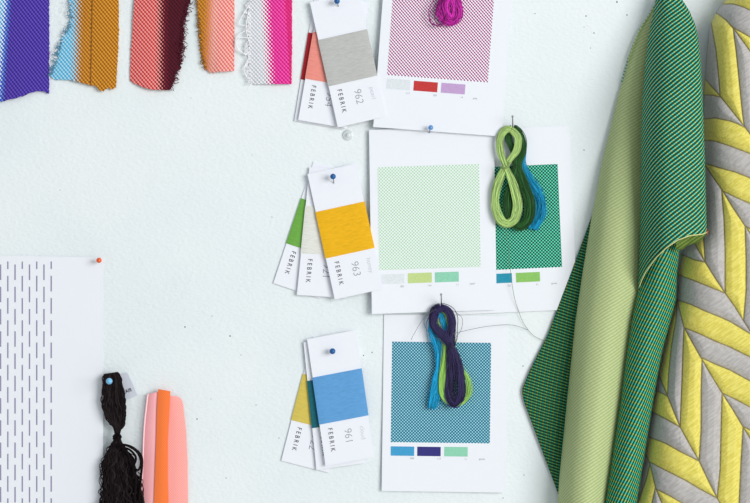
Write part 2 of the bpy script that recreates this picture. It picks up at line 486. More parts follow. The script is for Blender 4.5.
# ---------------------------------------------------------------- yarn skeins
def strands(name, path, n, rad, mat, parent, seed, closed=False, depth=0.6, waves=0.35, samples=56, crimp=0.0, sides=5, dens=0.5, hmin=3.0, fray=0, flat=0.62):
    """path of (px,py,h,width)"""
    rnd = random.Random(seed); C = crom(path, samples, closed); depth *= 0.65
    if closed: C = np.vstack([C, C[:1]])
    T = np.gradient(C[:, :2], axis=0); T /= (np.linalg.norm(T, axis=1)[:, None]+1e-9)
    N = np.stack([-T[:, 1], T[:, 0]], axis=1)
    m_ = len(C); tt = np.linspace(0, 1, m_); out = []
    for k in range(n):
        ph = rnd.uniform(0, TAU); r = rnd.random()**dens
        if not crimp and rnd.random() < 0.10: r *= 1.45
        f1, f2 = rnd.uniform(1, 3), rnd.uniform(4, 8); p1, p2, p3 = rnd.uniform(0, TAU), rnd.uniform(0, TAU), rnd.uniform(0, TAU)
        if closed: f1, f2 = round(f1), round(f2)
        wob = waves*(np.sin(TAU*f1*tt+p1)*0.7+np.sin(TAU*f2*tt+p2)*0.3)
        wob2 = waves*(np.sin(TAU*f1*tt+p3)*0.7+np.sin(TAU*f2*tt+p1)*0.3)
        wd = C[:, 3]/2
        la = wd*(r*math.cos(ph)+wob*0.6*(0.4+r)); de = C[:, 2]+wd*depth*(r*math.sin(ph)+wob2*0.6)
        if crimp:
            fr_ = rnd.uniform(4.5, 8)
            la = la+crimp*np.sin(TAU*fr_*tt+p2)*np.minimum(1, wd/8); de = de+crimp*np.cos(TAU*fr_*tt+p1)*0.8
        de = hmin+(np.maximum(de, hmin)-hmin)*flat
        Q = np.column_stack([C[:, 0]+N[:, 0]*la, C[:, 1]+N[:, 1]*la, de])
        if fray:
            cut = m_-rnd.randint(0, fray); Q = Q[:cut]
        out.append(Q)
    V, F = tube(out, rad, sides)
    o = mesh(name, V, F, mat, parent)
    ta = o.data.attributes.new('strand', 'FLOAT', 'POINT'); vals = []
    for q in out: vals += [rnd.random()**1.4]*(len(q)*sides)
    ta.data.foreach_set('value', vals)
    return o

Y = dict(lime=mat_yarn('light_green_yarn', rgb(176, 208, 124)), green=mat_yarn('dark_green_yarn', rgb(30, 92, 30)), blue=mat_yarn('bright_blue_yarn', rgb(0, 160, 208)),
         navy=mat_yarn('midnight_violet_yarn', rgb(42, 32, 84)), fresh=mat_yarn('fresh_green_yarn', rgb(150, 198, 96)), mag=mat_yarn('magenta_yarn', rgb(200, 28, 168)),
         black=mat_yarn('black_brown_wool', rgb(30, 21, 23), 0.8, 0.0, 0.5))
def nail(px, y0, y1, hb, label):
    root = empty('fine_nail', P(px, y1, 3)); tag(root, label, 'nail', 'thin steel nails')
    V, F = tube([[(px+0.3, y1, 2), (px, y0, hb)]], 0.55, 8); mesh('shank', V, F, M['steel'], root)
    lathe('nail_head', (px, y0), [(1.1, hb-0.2), (1.2, hb+0.1), (1.0, hb+0.5)], M['steel'], root, 14)
# skein with green loops
sk = empty('yarn_skein', P(511, 175, 5)); tag(sk, 'skein of light green, dark green and blue thread on dark green printed sheet', 'yarn skein', 'small embroidery thread skeins')
strands('blue_thread', [(512, 131, 8, 5), (521, 138, 7, 5), (524, 150, 7, 5), (523, 163, 7, 5), (527, 176, 7, 9), (537, 193, 7, 13), (541, 208, 7, 13), (538, 220, 7, 11), (533, 229, 7, 9)], 57, 0.30, Y['blue'], sk, 3, fray=5)
strands('blue_thread', [(521, 160, 6, 4), (523, 180, 6, 7), (527, 200, 6, 9), (531, 214, 6, 10), (533, 229, 6, 9)], 29, 0.30, Y['blue'], sk, 4, fray=3)
strands('dark_green_thread', [(513, 129, 11, 8), (521, 137, 10, 8), (523, 150, 10, 7), (518, 165, 10, 7), (522, 180, 10, 9), (529, 200, 10, 11), (529, 217, 10, 10), (520, 226, 10, 9), (510, 217, 9, 9), (508, 200, 9, 9), (513, 180, 10, 8), (516, 165, 10, 7), (513, 150, 10, 6), (508, 138, 10, 6)], 99, 0.33, Y['green'], sk, 5, closed=True)
strands('light_green_thread', [(511, 129.5, 15, 5), (518, 138, 15, 6), (517, 150, 15, 6), (509, 161, 15, 5), (502, 173, 14, 6.5), (496, 190, 13, 8), (495.5, 207, 13, 8), (500, 219, 13, 7.5), (507, 223.5, 13, 7), (514.5, 219, 13, 7.5), (517.5, 206, 13, 8), (514.5, 190, 14, 7.5), (509.5, 176, 15, 6), (504.5, 163, 16, 5), (500.5, 151, 15, 6.5), (500, 139, 15, 6.5), (505, 130.5, 15, 6)], 93, 0.35, Y['lime'], sk, 6, closed=True, samples=96, waves=0.5)
V, F = tube([crom([(501, 167, 17), (504, 168.5, 19.5), (508, 166, 20), (509, 163, 17)], 12)], 1.2, 7); mesh('tie_thread', V, F, Y['lime'], sk)
nail(512.6, 116.5, 131, 22, 'thin steel nail holding the skein with light green loops')
# stray hair thread from it
V, F = tube([crom([(505, 226, 6), (508, 245, 6.5), (510, 266, 7), (512, 284, 7), (515, 300, 5), (519, 312, 3), (524, 324, 2), (534, 336, 2), (548, 342, 4)], 50)], 0.22, 4)
mesh('loose_thread', V, F, mat_yarn('pale_green_thread', rgb(150, 180, 130)), sk)
# skein with violet
sk = empty('yarn_skein', P(448, 350, 5)); tag(sk, 'skein of midnight violet, bright blue and green thread on blue printed sheet', 'yarn skein', 'small embroidery thread skeins')
strands('blue_thread', [(441, 310, 9, 5), (433, 320, 9, 7), (434, 333, 9, 9), (439, 347, 9, 9), (441, 362, 9, 9), (438, 380, 9, 9), (434, 396, 9, 9), (432, 409, 9, 8)], 74, 0.30, Y['blue'], sk, 13, fray=3)
strands('blue_thread', [(441, 312, 9, 4), (443, 320, 9, 5), (446, 332, 9, 6), (444, 350, 9, 6), (441, 370, 9, 7), (437, 392, 9, 8), (434, 408, 9, 8)], 49, 0.30, Y['blue'], sk, 14, fray=3)
strands('green_thread', [(438, 309, 12, 5), (435, 319, 12, 5), (440, 331, 12, 6), (446, 343, 12, 6), (446, 358, 12, 7), (443, 376, 12, 7), (443, 392, 12, 7), (449, 401, 11, 6), (459, 402, 11, 7), (466, 393, 11, 9), (465, 380, 11, 9), (458, 366, 11, 7), (452, 350, 12, 6), (452, 335, 12, 5), (449, 320, 12, 5), (444, 311, 12, 4)], 74, 0.30, Y['fresh'], sk, 15, closed=True, samples=90)
strands('violet_thread', [(441, 307.5, 16, 6), (434, 314, 16, 7), (434, 325, 16, 6.5), (442, 335, 16, 6), (450, 345, 17, 5), (456, 357, 15, 6), (460, 374, 15, 6.5), (460.5, 392, 15, 7), (455, 403, 15, 7), (450, 394, 14, 7), (450.5, 376, 14, 7), (451, 358, 15, 6), (451, 345, 16, 5), (452, 334, 16, 6), (452.5, 321, 16, 6.5), (448, 310.5, 16, 6)], 117, 0.33, Y['navy'], sk, 16, closed=True, samples=96, waves=0.9, dens=0.8)
V, F = tube([crom([(447, 345, 18), (450, 347, 21), (454, 346, 20), (455, 343, 17)], 12)], 1.1, 7); mesh('tie_thread', V, F, Y['navy'], sk)
V, F = tube([crom([(452, 334, 14), (468, 330, 14), (490, 326, 10), (512, 325, 6), (528, 330, 3)], 40), crom([(436, 309, 14), (424, 318, 11), (414, 334, 8), (411, 340, 7)], 30), crom([(452, 310, 16), (462, 318, 14), (461, 330, 13), (455, 338, 15)], 24), crom([(430, 312, 16), (424, 322, 14), (430, 334, 13), (442, 341, 15)], 24)], 0.2, 4)
mesh('loose_thread', V, F, mat_yarn('grey_violet_thread', rgb(140, 145, 170)), sk)
nail(441.2, 294.5, 310, 22, 'thin steel nail holding the skein with midnight violet thread')
# magenta skein
sk = empty('yarn_skein', P(449, -12, 6)); tag(sk, 'magenta thread skein hanging over purple printed sheet, cut by top of photo', 'yarn skein', 'small embroidery thread skeins')
strands('magenta_thread', [(448, -30, 14, 6), (447, -16, 15, 6), (444, -2, 15, 8), (440.5, 10, 15, 8), (443, 19, 15, 7), (450, 22, 15, 6), (456, 19, 15, 7), (458.5, 10, 15, 8), (454.5, -2, 15, 8), (450, -16, 15, 6)], 70, 0.42, Y['mag'], sk, 21, closed=True, samples=70, waves=0.7, dens=0.8)
strands('magenta_thread', [(449, -25, 19, 5), (449, -8, 20, 6), (447, 6, 19, 8), (449, 18, 18, 8), (454, 15, 18, 8), (453, 0, 19, 6), (450, -18, 18, 5)], 34, 0.45, Y['mag'], sk, 22, closed=True, samples=60, waves=0.8, dens=0.9)
V, F = tube([crom(p_, 26) for p_ in ([(446, -6, 14), (437, 3, 13), (430, 13, 12), (431, 22, 12), (438, 25, 12), (446, 18, 13)], [(447, -4, 14), (440, 4, 14), (435, 14, 12), (436, 23, 12), (443, 24, 13), (447, 14, 14)], [(446, -8, 14), (434, 0, 12), (428.5, 12, 12), (430, 21, 12), (434, 25, 12), (441, 26, 13), (447, 22, 14)], [(447, -4, 16), (441, 6, 15), (438, 16, 14), (441, 24, 14), (446, 22, 14)])], 0.38, 5)
mesh('loose_loops', V, F, Y['mag'], sk)

# black wool skein
sk = empty('wool_skein', P(115, 400, 5)); tag(sk, 'black brown crimped wool skein tied in a knot beside dashed paper', 'wool skein')
strands('tied_wool', [(111, 373, 12, 13), (112, 380, 13, 18), (113, 392, 14, 20), (114, 404, 14, 22), (116, 415, 14, 20), (118, 424, 14, 13), (117.5, 430, 14, 6), (117, 438, 14, 3.5)], 260, 0.5, Y['black'], sk, 31, depth=0.7, waves=0.22, samples=60, crimp=0.12, hmin=6)
strands('hanging_wool', [(117, 436, 14, 3.5), (117, 442, 14, 8), (117, 450, 14, 17), (118, 460, 14, 27), (119, 475, 14, 34), (121, 490, 14, 39), (121, 505, 14, 42), (121, 540, 14, 44)], 90, 0.95, Y['black'], sk, 32, depth=0.4, waves=0.2, samples=110, crimp=1.1, hmin=5, dens=0.6)
strands('fine_wool', [(117, 436, 14, 3.5), (117, 442, 14, 8), (117, 450, 14, 18), (118, 460, 14, 28), (119, 475, 14, 35), (121, 490, 14, 39), (121, 505, 14, 42), (121, 540, 14, 44)], 170, 0.4, Y['black'], sk, 33, depth=0.5, waves=0.3, samples=110, crimp=0.9, hmin=5, dens=0.5)
V, F = tube([crom([(113.5, 438, 17), (117, 440, 19), (120.5, 437, 17), (117, 434, 14), (113.5, 437, 17)], 20)], 1.4, 7); mesh('knot', V, F, Y['black'], sk)
V, F = tube([crom([(118, 444, 17), (128, 446, 18), (137, 452, 18), (141, 462, 17), (138, 470, 16), (131, 464, 17), (128, 454, 18), (122, 448, 18)], 40), crom([(116, 445, 17), (126, 445, 16), (135, 449, 16), (142, 458, 16), (141, 478, 15), (139, 500, 15)], 40), crom([(121, 447, 19), (130, 450, 19), (136, 458, 18), (133, 469, 17), (136, 480, 17), (134, 500, 16)], 40)], 1.1, 6)
mesh('loose_curl', V, F, Y['black'], sk)
ball_pin((109.2, 381.2, 28), (110, 384, 14), 3.2, M['ice_pin'], 'ice blue ball pin stuck in black wool skein')
# tag behind it
tq = [(117.5, 374.5), (127.5, 372.5), (137.5, 395.5), (120.5, 402)]
def fn(s, t):
    a = [tq[0][i]*(1-s)+tq[1][i]*s for i in (0, 1)]; b = [tq[3][i]*(1-s)+tq[2][i]*s for i in (0, 1)]
    x, y = a[0]*(1-t)+b[0]*t, a[1]*(1-t)+b[1]*t
    return x, y, 2.0+2.5*t, s, t
m, b = begin('frosted_tag', 0.4, 0.4); setc(b, rgb(222, 226, 238)); b.inputs['Transmission Weight'].default_value = 0.15
tg = grid('wool_label', fn, 6, 8, m, None, 0.35); tag(tg, 'small pale translucent label with black lettering beside black wool skein', 'label')
a_ = math.radians(-20)
text_mesh('lettering', 'LAIR', 5.0, lambda tx, ty: (127.6+tx*math.cos(a_)+ty*math.sin(a_), 391.0+tx*math.sin(a_)-ty*math.cos(a_)), 4.1, M['black_ink'], tg, 0.08, 0.8, 1.1)

# ---------------------------------------------------------------- pink tape
tp = empty('folded_tape', P(165, 450, 0)); tag(tp, 'coral pink folded woven tape with bright orange strip hanging beside black wool', 'fabric tape')
def mat_fine(name, c, c2):
    m, b = begin(name, 0.8, 0.2, 0.2); u, v, t = uvxy()
    d = cos(u*(TAU/2.4))*cos(v*(TAU/2.4))*0.5+0.5
    setc(b, mixc(d, c2, c)); bump(b, d, 0.0002, 0.6); return m
pinkm = mat_fine('coral_pink_tape', rgb(255, 190, 182), rgb(255, 140, 134)); pinkd = mat_fine('rose_tape', rgb(255, 196, 200), rgb(255, 168, 174)); orm = mat_fine('orange_tape', rgb(255, 140, 72), rgb(252, 112, 52))
def strip(name, left, right, y0f, y1, prof, mat, parent, nu=16, nv=40, thick=0.8):
    def fn(s, t):
        y0 = y0f(s) if callable(y0f) else y0f
        yb = y1(s) if callable(y1) else y1
        y = y0+(yb-y0)*t; l = interp(y, left); r = interp(y, right); x = l+(r-l)*s
        return x, y, prof(s, t), x, y
    return grid(name, fn, nu, nv, mat, parent, thick)
strip('left_fold', [(393, 148), (400, 147), (430, 144), (470, 142.5), (503, 141), (540, 140)], [(393, 160), (540, 160)], lambda s: 394-2.5*s, 540, lambda s, t: 4+3*math.sin(min(1, s*1.6)*math.pi*0.5)-2*max(0, s-0.6), pinkd, tp)
strip('right_fold', [(393, 164), (540, 164)], [(396, 178), (399, 181.5), (404, 183), (430, 186), (460, 187.5), (503, 188), (540, 188)], lambda s: 395+1.5*s+3.0*max(0, s-.75)*4*max(0, s-.75), 540, lambda s, t: 3+3.5*math.sin(min(1, (1-s)*1.5+0.12)*math.pi*0.5), pinkm, tp)
strip('orange_strip', [(389, 158.2), (410, 157), (440, 156.3), (460, 155.5), (503, 154), (540, 153.5)], [(391, 170.3), (410, 169.5), (440, 167.8), (480, 167.8), (503, 168.5), (540, 168.5)], lambda s: 389+2.2*s, 540, lambda s, t: 8.2+0.8*math.sin(s*math.pi), orm, tp)
V, F = tube([crom([(147.6+(x-148)*1.0, y, 7.5) for x, y in ((148.4, 394), (147.4, 400), (144.4, 430), (142.9, 470), (141.3, 503), (140, 540))], 40)], 0.9, 6)
mesh('selvedge', V, F, mat_fine('pale_pink_edge', rgb(255, 214, 220), rgb(255, 196, 205)), tp)

# ---------------------------------------------------------------- ribbons along the top
def ribbon(label, left, right, bot, mat, prof, rag=(0.4, 0.4), seed=1, fibres=None, ch=None):
    rnd = random.Random(seed)
    tl = [rnd.gauss(0, 1) for _ in range(200)]; tr = [rnd.gauss(0, 1) for _ in range(200)]; tb = [rnd.gauss(0, 0.35) for _ in range(200)]
    L0 = left[0][1]; R0 = right[0][1]; root = empty('woven_ribbon', P((left[-1][1]+right[-1][1])/2, -20, 0))
    tag(root, label, 'fabric ribbon', 'woven ribbon samples hung along the top')
    y0 = -45
    def fn(s, t):
        yb = interp(s, bot)+tb[int(s*60)]
        y = y0+(yb-y0)*t; l = interp(y, left)+rag[0]*tl[int(t*110)]; r = interp(y, right)+rag[1]*tr[int(t*110)]
        x = l+(r-l)*s
        return x, y, prof(s, t), x, y
    grid('woven_cloth', fn, 40, 110, mat, root, 1.2)
    for (nm, pts, n, ln, dirx, diry, mt, rr) in (fibres or []):
        ps = []
        for k in range(n):
            yy = rnd.uniform(pts[0][0], pts[-1][0]); xx = interp(yy, pts)+rnd.uniform(-0.5, 0.5)
            a = math.atan2(diry, dirx)+rnd.gauss(0, 0.7); l = ln*rnd.uniform(0.4, 1.3); bnd = rnd.gauss(0, 0.6)
            ps.append(crom([(xx-dirx*2, yy, 3), (xx, yy, 3), (xx+l*0.5*math.cos(a), yy+l*0.5*math.sin(a), 3.5), (xx+l*math.cos(a+bnd), yy+l*math.sin(a+bnd), 3)], 8))
        V, F = tube(ps, rr, 4); mesh(nm, V, F, mt, root)
    return root
C_ = rgb
wavy = lambda a, b, k=0: (lambda s, t: a+b*math.sin(s*math.pi+k)+0.8*math.sin(t*5+s*2))
r1 = ribbon('violet woven ribbon with light blue left edge at top left corner', [(-45, -28), (120, -28)], [(-45, 49), (120, 49)], [(0, 108), (0.364, 102), (0.55, 98), (0.7, 95), (0.82, 91.5), (0.93, 90.5), (0.96, 93), (1, 93.5)],
       mat_ribbon('violet_blue_weave', [(0, C_(226, 244, 252), C_(72, 170, 226)), (5.5, 4, C_(90, 130, 214), C_(70, 84, 190)), (10, 3, C_(98, 76, 186), C_(54, 32, 138))], 3.8, 0.07), wavy(2.2, 3), (0.1, 0.25), 1)
strands_w = mat_plain('white_fibre', rgb(250, 250, 253)); bluef = mat_yarn('light_blue_fibre', rgb(120, 195, 232)); marf = mat_yarn('maroon_fibre', rgb(120, 18, 56)); ochf = mat_yarn('ochre_fibre', rgb(196, 132, 34))
r2 = ribbon('ochre brown woven ribbon fraying to light blue on its left edge', [(-45, 72), (0, 69.5), (12, 72), (26, 70), (40, 61), (52, 58), (60, 57), (68, 52), (76, 50), (80, 54)], [(-45, 119), (40, 118.5), (88, 116)], [(0, 79), (0.25, 80), (0.45, 83.5), (0.62, 86), (0.72, 92), (0.85, 88), (0.93, 89), (1, 87)],
       mat_ribbon('ochre_blue_weave', [(0, C_(176, 224, 244), C_(78, 176, 222)), (77, 8, C_(220, 152, 54), C_(160, 94, 16)), (91, 0.9, C_(130, 80, 20), C_(150, 92, 20)), (92.6, 0.6, C_(218, 152, 48), C_(158, 92, 12))], 3.8, 0.02), wavy(2.5, 2.5), (0.9, 0.25), 2,  # narrow brown stop paints the shade of the fold line
       [('frayed_threads', [(0, 70), (26, 70), (40, 61), (52, 58), (76, 50)], 70, 4, -1, 0.1, bluef, 0.25), ('white_threads', [(0, 70), (26, 68), (52, 56), (56, 53)], 16, 8, -1, 0.1, strands_w, 0.2)])
r3 = ribbon('coral red woven ribbon fraying to dark maroon on its right edge', [(-45, 137), (0, 134.5), (30, 132.5), (60, 130.5), (84, 130)], [(-45, 191), (0, 190), (12, 186.5), (22, 183.5), (40, 183.5), (55, 182), (66, 181), (72, 177), (80, 174), (90, 170)], [(0, 81.5), (0.2, 85.5), (0.4, 88.5), (0.6, 89.5), (0.8, 90), (1, 90.5)],
       mat_ribbon('coral_maroon_weave', [(0, C_(250, 158, 150), C_(202, 50, 62)), (159.5, 7, C_(116, 26, 44), C_(70, 8, 26)), (167, 4, C_(84, 14, 34), C_(58, 6, 24))], 3.8, 0.0), wavy(2.5, 3), (0.25, 1.2), 3,
       [('frayed_threads', [(0, 189), (22, 183), (55, 181), (72, 176), (88, 170)], 110, 5, 1, 0.1, marf, 0.3)])
V, F = tube([crom([(176, 44, 4), (180, 42, 5), (184, 45, 5), (184.5, 50, 5), (180, 53, 5), (178, 50, 5)], 24)], 0.45, 5); mesh('loose_loop', V, F, marf, r3)
r4 = ribbon('narrow coral pink woven ribbon with ochre left edge', [(-45, 194), (0, 196.5), (30, 199), (55, 201), (70, 205)], [(-45, 234), (45, 234.5), (72, 234)], [(0, 69), (0.15, 73), (0.35, 72), (1, 71)],
       mat_ribbon('coral_ochre_weave', [(0, C_(222, 150, 52), C_(176, 108, 24)), (209.5, 7, C_(248, 190, 178), C_(232, 130, 118)), (219, 4, C_(252, 186, 176), C_(228, 112, 108))], 3.8, 0.04), wavy(2.3, 2.5), (0.8, 0.2), 4,
       [('frayed_threads', [(0, 197), (30, 199), (55, 201), (72, 206)], 60, 2.8, -1, 0.2, ochf, 0.28)])
r5 = ribbon('bright magenta woven ribbon fraying to white on its left edge', [(-45, 250), (0, 249), (50, 248), (84, 250)], [(-45, 292), (50, 292), (84, 291.5)], [(0, 84), (0.5, 84), (1, 84)],
       mat_ribbon('magenta_white_weave', [(0, C_(246, 247, 250), C_(206, 208, 218)), (265, 8, C_(244, 84, 176), C_(212, 14, 126)), (284.5, 2, C_(226, 50, 132), C_(208, 26, 108))], 3.8, -0.06), wavy(2.3, 2.5), (0.7, 0.2), 5,
       [('frayed_threads', [(0, 249), (50, 248), (84, 250)], 90, 5, -1, 0.3, strands_w, 0.25)])
V, F = tube([crom(p_, 30) for p_ in ([(249, 5, 4), (241, 18, 4), (239, 24, 4), (246, 26, 4)], [(248, 30, 4), (238, 35, 5), (236, 45, 5), (243, 53, 4), (249, 54, 4)], [(249, 38, 4), (239, 38, 5), (237.5, 48, 5), (246, 55, 4)], [(249, 58, 4), (244, 68, 4), (246, 76, 4), (250, 80, 4)], [(249, 10, 4), (246, 28, 5), (250, 45, 4)])], 0.5, 5)
mesh('loose_loop', V, F, strands_w, r5)

# ---------------------------------------------------------------- green reversible cloth
gc = empty('hanging_cloth', P(600, 251, 0)); tag(gc, 'hanging reversible twill cloth, dark green face folded over light green back', 'cloth')
twd = mat_twill('dark_green_twill', rgb(0, 74, 46), rgb(84, 214, 196), rgb(178, 206, 130), math.radians(52), 3.5, 2.4, 0.46, 0.88)
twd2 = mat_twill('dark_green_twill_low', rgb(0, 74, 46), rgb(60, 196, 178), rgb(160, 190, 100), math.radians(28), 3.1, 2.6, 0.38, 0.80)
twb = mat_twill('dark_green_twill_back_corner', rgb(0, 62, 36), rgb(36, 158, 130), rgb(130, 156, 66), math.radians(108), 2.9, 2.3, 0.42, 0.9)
twl = mat_twill('light_green_twill', rgb(164, 181, 120), rgb(210, 217, 174), rgb(204, 212, 164), math.radians(60), 2.9, 2.6, 0.1, 0.75, 0.6, 0.0002)

def cloth(name, left, right, y0, yb, prof, mat, nu=40, nv=110, th=1.0, parent=gc, slope=0.0):
    """prof: list of (xfrac, h) control points (may turn back); scaled by hs(t)"""
    def prow(t):
        pr = prof(t) if callable(prof) else prof
        return crom(pr, nu+1)
    V = []; UV = []
    for j in range(nv+1):
        t = j/nv; C = prow(t); prev = None; ulen = 0
        for i in range(nu+1):
            f = C[i][0]; s = max(0, min(1, f))
            a = y0(s) if callable(y0) else y0; b = yb(s) if callable(yb) else yb
            y = a+(b-a)*t; l = interp(y, left); r = interp(y, right); x = l+(r-l)*f; h = max(C[i][1], 1.0)
            if prev is not None: ulen += math.hypot(x-prev[0], h-prev[1])
            prev = (x, h)
            V.append(P(x, y, h)); UV.append((ulen, y))
        # anchor u at the middle column so that the weave runs straight
        mid = UV[-(nu+1)+nu//2][0]; xm = (interp(y, left)+interp(y, right))/2
        for i in range(nu+1):
            k = -(nu+1)+i; UV[k] = (UV[k][0]-mid+xm, UV[k][1])
    W = nu+1; F = [(j*W+i, j*W+W+i, j*W+W+i+1, j*W+i+1) for j in range(nv) for i in range(nu)]
    o = mesh(name, V, F, mat, parent, UV)
    solidify(o, th, -1); return o

FL = [(-14, 662), (-5, 658), (0, 655.5), (12, 653.5), (24, 651), (36, 648.5), (60, 645.5), (90, 643), (120, 641.5), (160, 641), (200, 640.5), (232, 640), (292, 638)]
FR = [(-14, 673), (-5, 679), (0, 682.5), (6, 686.5), (12, 690), (24, 695), (36, 698), (60, 700.8), (90, 702.5), (120, 703.5), (160, 705), (200, 706), (232, 707)]
def bot_front(s): return interp(s, [(0, 290), (0.04, 281), (0.1, 272), (0.24, 257.8), (0.39, 247.8), (0.56, 240), (0.74, 235.5), (0.93, 234), (1, 232)])
def pf(t):
    k = min(1, 0.35+t*1.6); q = 1-0.12*max(0, t-0.6)/0.4
    return [(0.03, 26*k*q), (0.0, 30*k*q), (0.02, 37*k*q), (0.15, 53*k*(0.5+0.5*q)), (0.35, 64*k), (0.6, 66*k), (0.82, 62*k), (0.95, 56*k), (1.0, 49*k)]
cloth('front_fold', FL, FR, -14, bot_front, pf, twd, 48, 140)
# hem along its lower edge, edge light put into its pale colour
hem = []
for k in range(41):
    s = k/40; y = bot_front(s); l = interp(y, FL); r = interp(y, FR); x = l+(r-l)*s
    C = crom([(0.0, 26.4), (0.02, 32.5), (0.15, 49.8), (0.35, 64), (0.6, 66), (0.82, 62), (0.95, 56), (1.0, 49)], 80)
    hh = C[np.argmin(abs(C[:, 0]-s))][1]
    hem.append((x, y+0.2, hh+0.2))
V, F = tube([hem], 0.55, 6); mesh('hem', V, F, mat_plain('pale_lit_hem', rgb(214, 216, 150), 0.8), gc)
V, F = tube([[(705.5, 230.5, 50), (707, 228.5, 50)], [(706, 232, 50), (708.6, 231, 50)], [(706, 231, 50), (707.8, 234.5, 50)]], 0.4, 5); mesh('orange_thread', V, F, mat_plain('orange_thread', rgb(226, 110, 60), 0.8), gc)
# curled underside: light green back, its shade put into the olive colour
def fn(s, t):
    x = 676+30*s; yt = interp(x, [(676, 243), (684, 238), (695, 234.8), (706, 232.5)]); yb = interp(x, [(676, 250), (682, 250), (688, 245), (696, 243.5), (703, 239), (706, 234)])
    return x, yt+(yb-yt)*t, 54-9*t+2*math.sin(math.pi*t), x, yt+(yb-yt)*t
o = grid('curled_underside', fn, 16, 8, mat_twill('shaded_back_twill', rgb(88, 112, 44), rgb(120, 150, 70), rgb(130, 150, 70), math.radians(55), 3.0, 2.6, 0.3, 0.8), gc, 0.8)

LL = [(-10, 664), (0, 657), (8, 654), (15, 650), (30, 640.5), (45, 634), (60, 628.5), (100, 617), (130, 610), (160, 602.5), (218, 591.5), (270, 583), (320, 575.5), (400, 567), (480, 559), (540, 556)]
LR = [(-10, 668), (0, 664), (30, 661), (60, 656), (120, 652), (292, 648), (320, 640), (400, 628), (460, 619), (503, 612), (540, 607)]
def pl(t):
    k = min(1, 0.12+t*2.0); d = 1+0.55*t
    return [(0.05, 2), (0.0, 5*k+2), (0.07, 15*k*d), (0.22, 24*k*d), (0.42, 28*k*d), (0.6, 27*k*d), (0.8, 20*k*d), (1.0, 12*k)]
cloth('light_fold', LL, LR, -10, 540, pl, twl, 40, 150)
V, F = tube([crom([(x_-0.3, y_, 6) for y_, x_ in LL if 5 < y_ < 90], 60)], 0.7, 6); mesh('selvedge', V, F, mat_plain('light_green_selvedge', rgb(176, 196, 130), 0.8), gc)
ps = []
for k in range(24):
    y = 8+k*3.2; x = interp(y, LL); ps.append([(x+0.4, y, 6), (x-1.3, y-0.8, 6)])
V, F = tube(ps, 0.55, 5); mesh('selvedge_stitches', V, F, mat_plain('teal_thread', rgb(24, 140, 120), 0.8), gc)

DL = [(236, 650), (292, 638), (320, 632), (360, 626), (400, 621), (460, 612), (503, 605.5), (540, 600)]
DR = [(236, 681), (270, 677.5), (300, 676), (320, 671), (350, 662.5), (380, 657), (403, 653), (440, 647), (503, 637), (540, 632)]
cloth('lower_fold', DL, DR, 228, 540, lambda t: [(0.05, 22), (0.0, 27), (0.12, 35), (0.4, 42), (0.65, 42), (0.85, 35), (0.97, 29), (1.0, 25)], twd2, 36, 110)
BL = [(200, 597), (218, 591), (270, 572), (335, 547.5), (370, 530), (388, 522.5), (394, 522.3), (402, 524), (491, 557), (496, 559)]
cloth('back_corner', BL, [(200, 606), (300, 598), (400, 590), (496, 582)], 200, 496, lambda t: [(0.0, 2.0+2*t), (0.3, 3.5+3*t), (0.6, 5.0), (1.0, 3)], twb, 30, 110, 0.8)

# ---------------------------------------------------------------- quilted chevron cushion
def sh_copy(pts, k): return [(a+34*k, b+21.5*k) for a, b in pts]      # (y,x) seams of vertical patches
def sh_copy2(pts, k): return [(a+21.5*k, b+34*k) for a, b in pts]     # (x,y) seams of slanting patches
spines = [
 [(690, -5), (705, 5), (713, 11), (718, 14), (726, 20), (733, 28), (742, 40), (750, 51), (771.5, 85)],
 [(700, 72), (706, 80), (720, 96), (732, 111), (744, 126), (750, 134), (771.5, 168)],
 [(690, 140), (704, 163), (713, 177), (722, 190), (733, 208), (745, 226), (750, 233), (771.5, 267)],
 [(683, 222), (694, 242), (705, 262), (715, 278), (725, 293), (735, 307), (743, 320), (750, 331), (771.5, 365)],
 [(670, 285), (677, 300), (684, 327), (692, 342), (701, 358), (711, 375), (722, 393), (733, 410), (743, 427), (750, 438), (771.5, 472)],
 [(650, 355), (660, 378), (668, 397), (680, 427), (690, 445), (699, 461), (708, 480), (717, 498), (725, 512), (746.5, 546)],
 [(640, 440), (650, 464), (656, 489), (662, 503), (683, 537)],
]
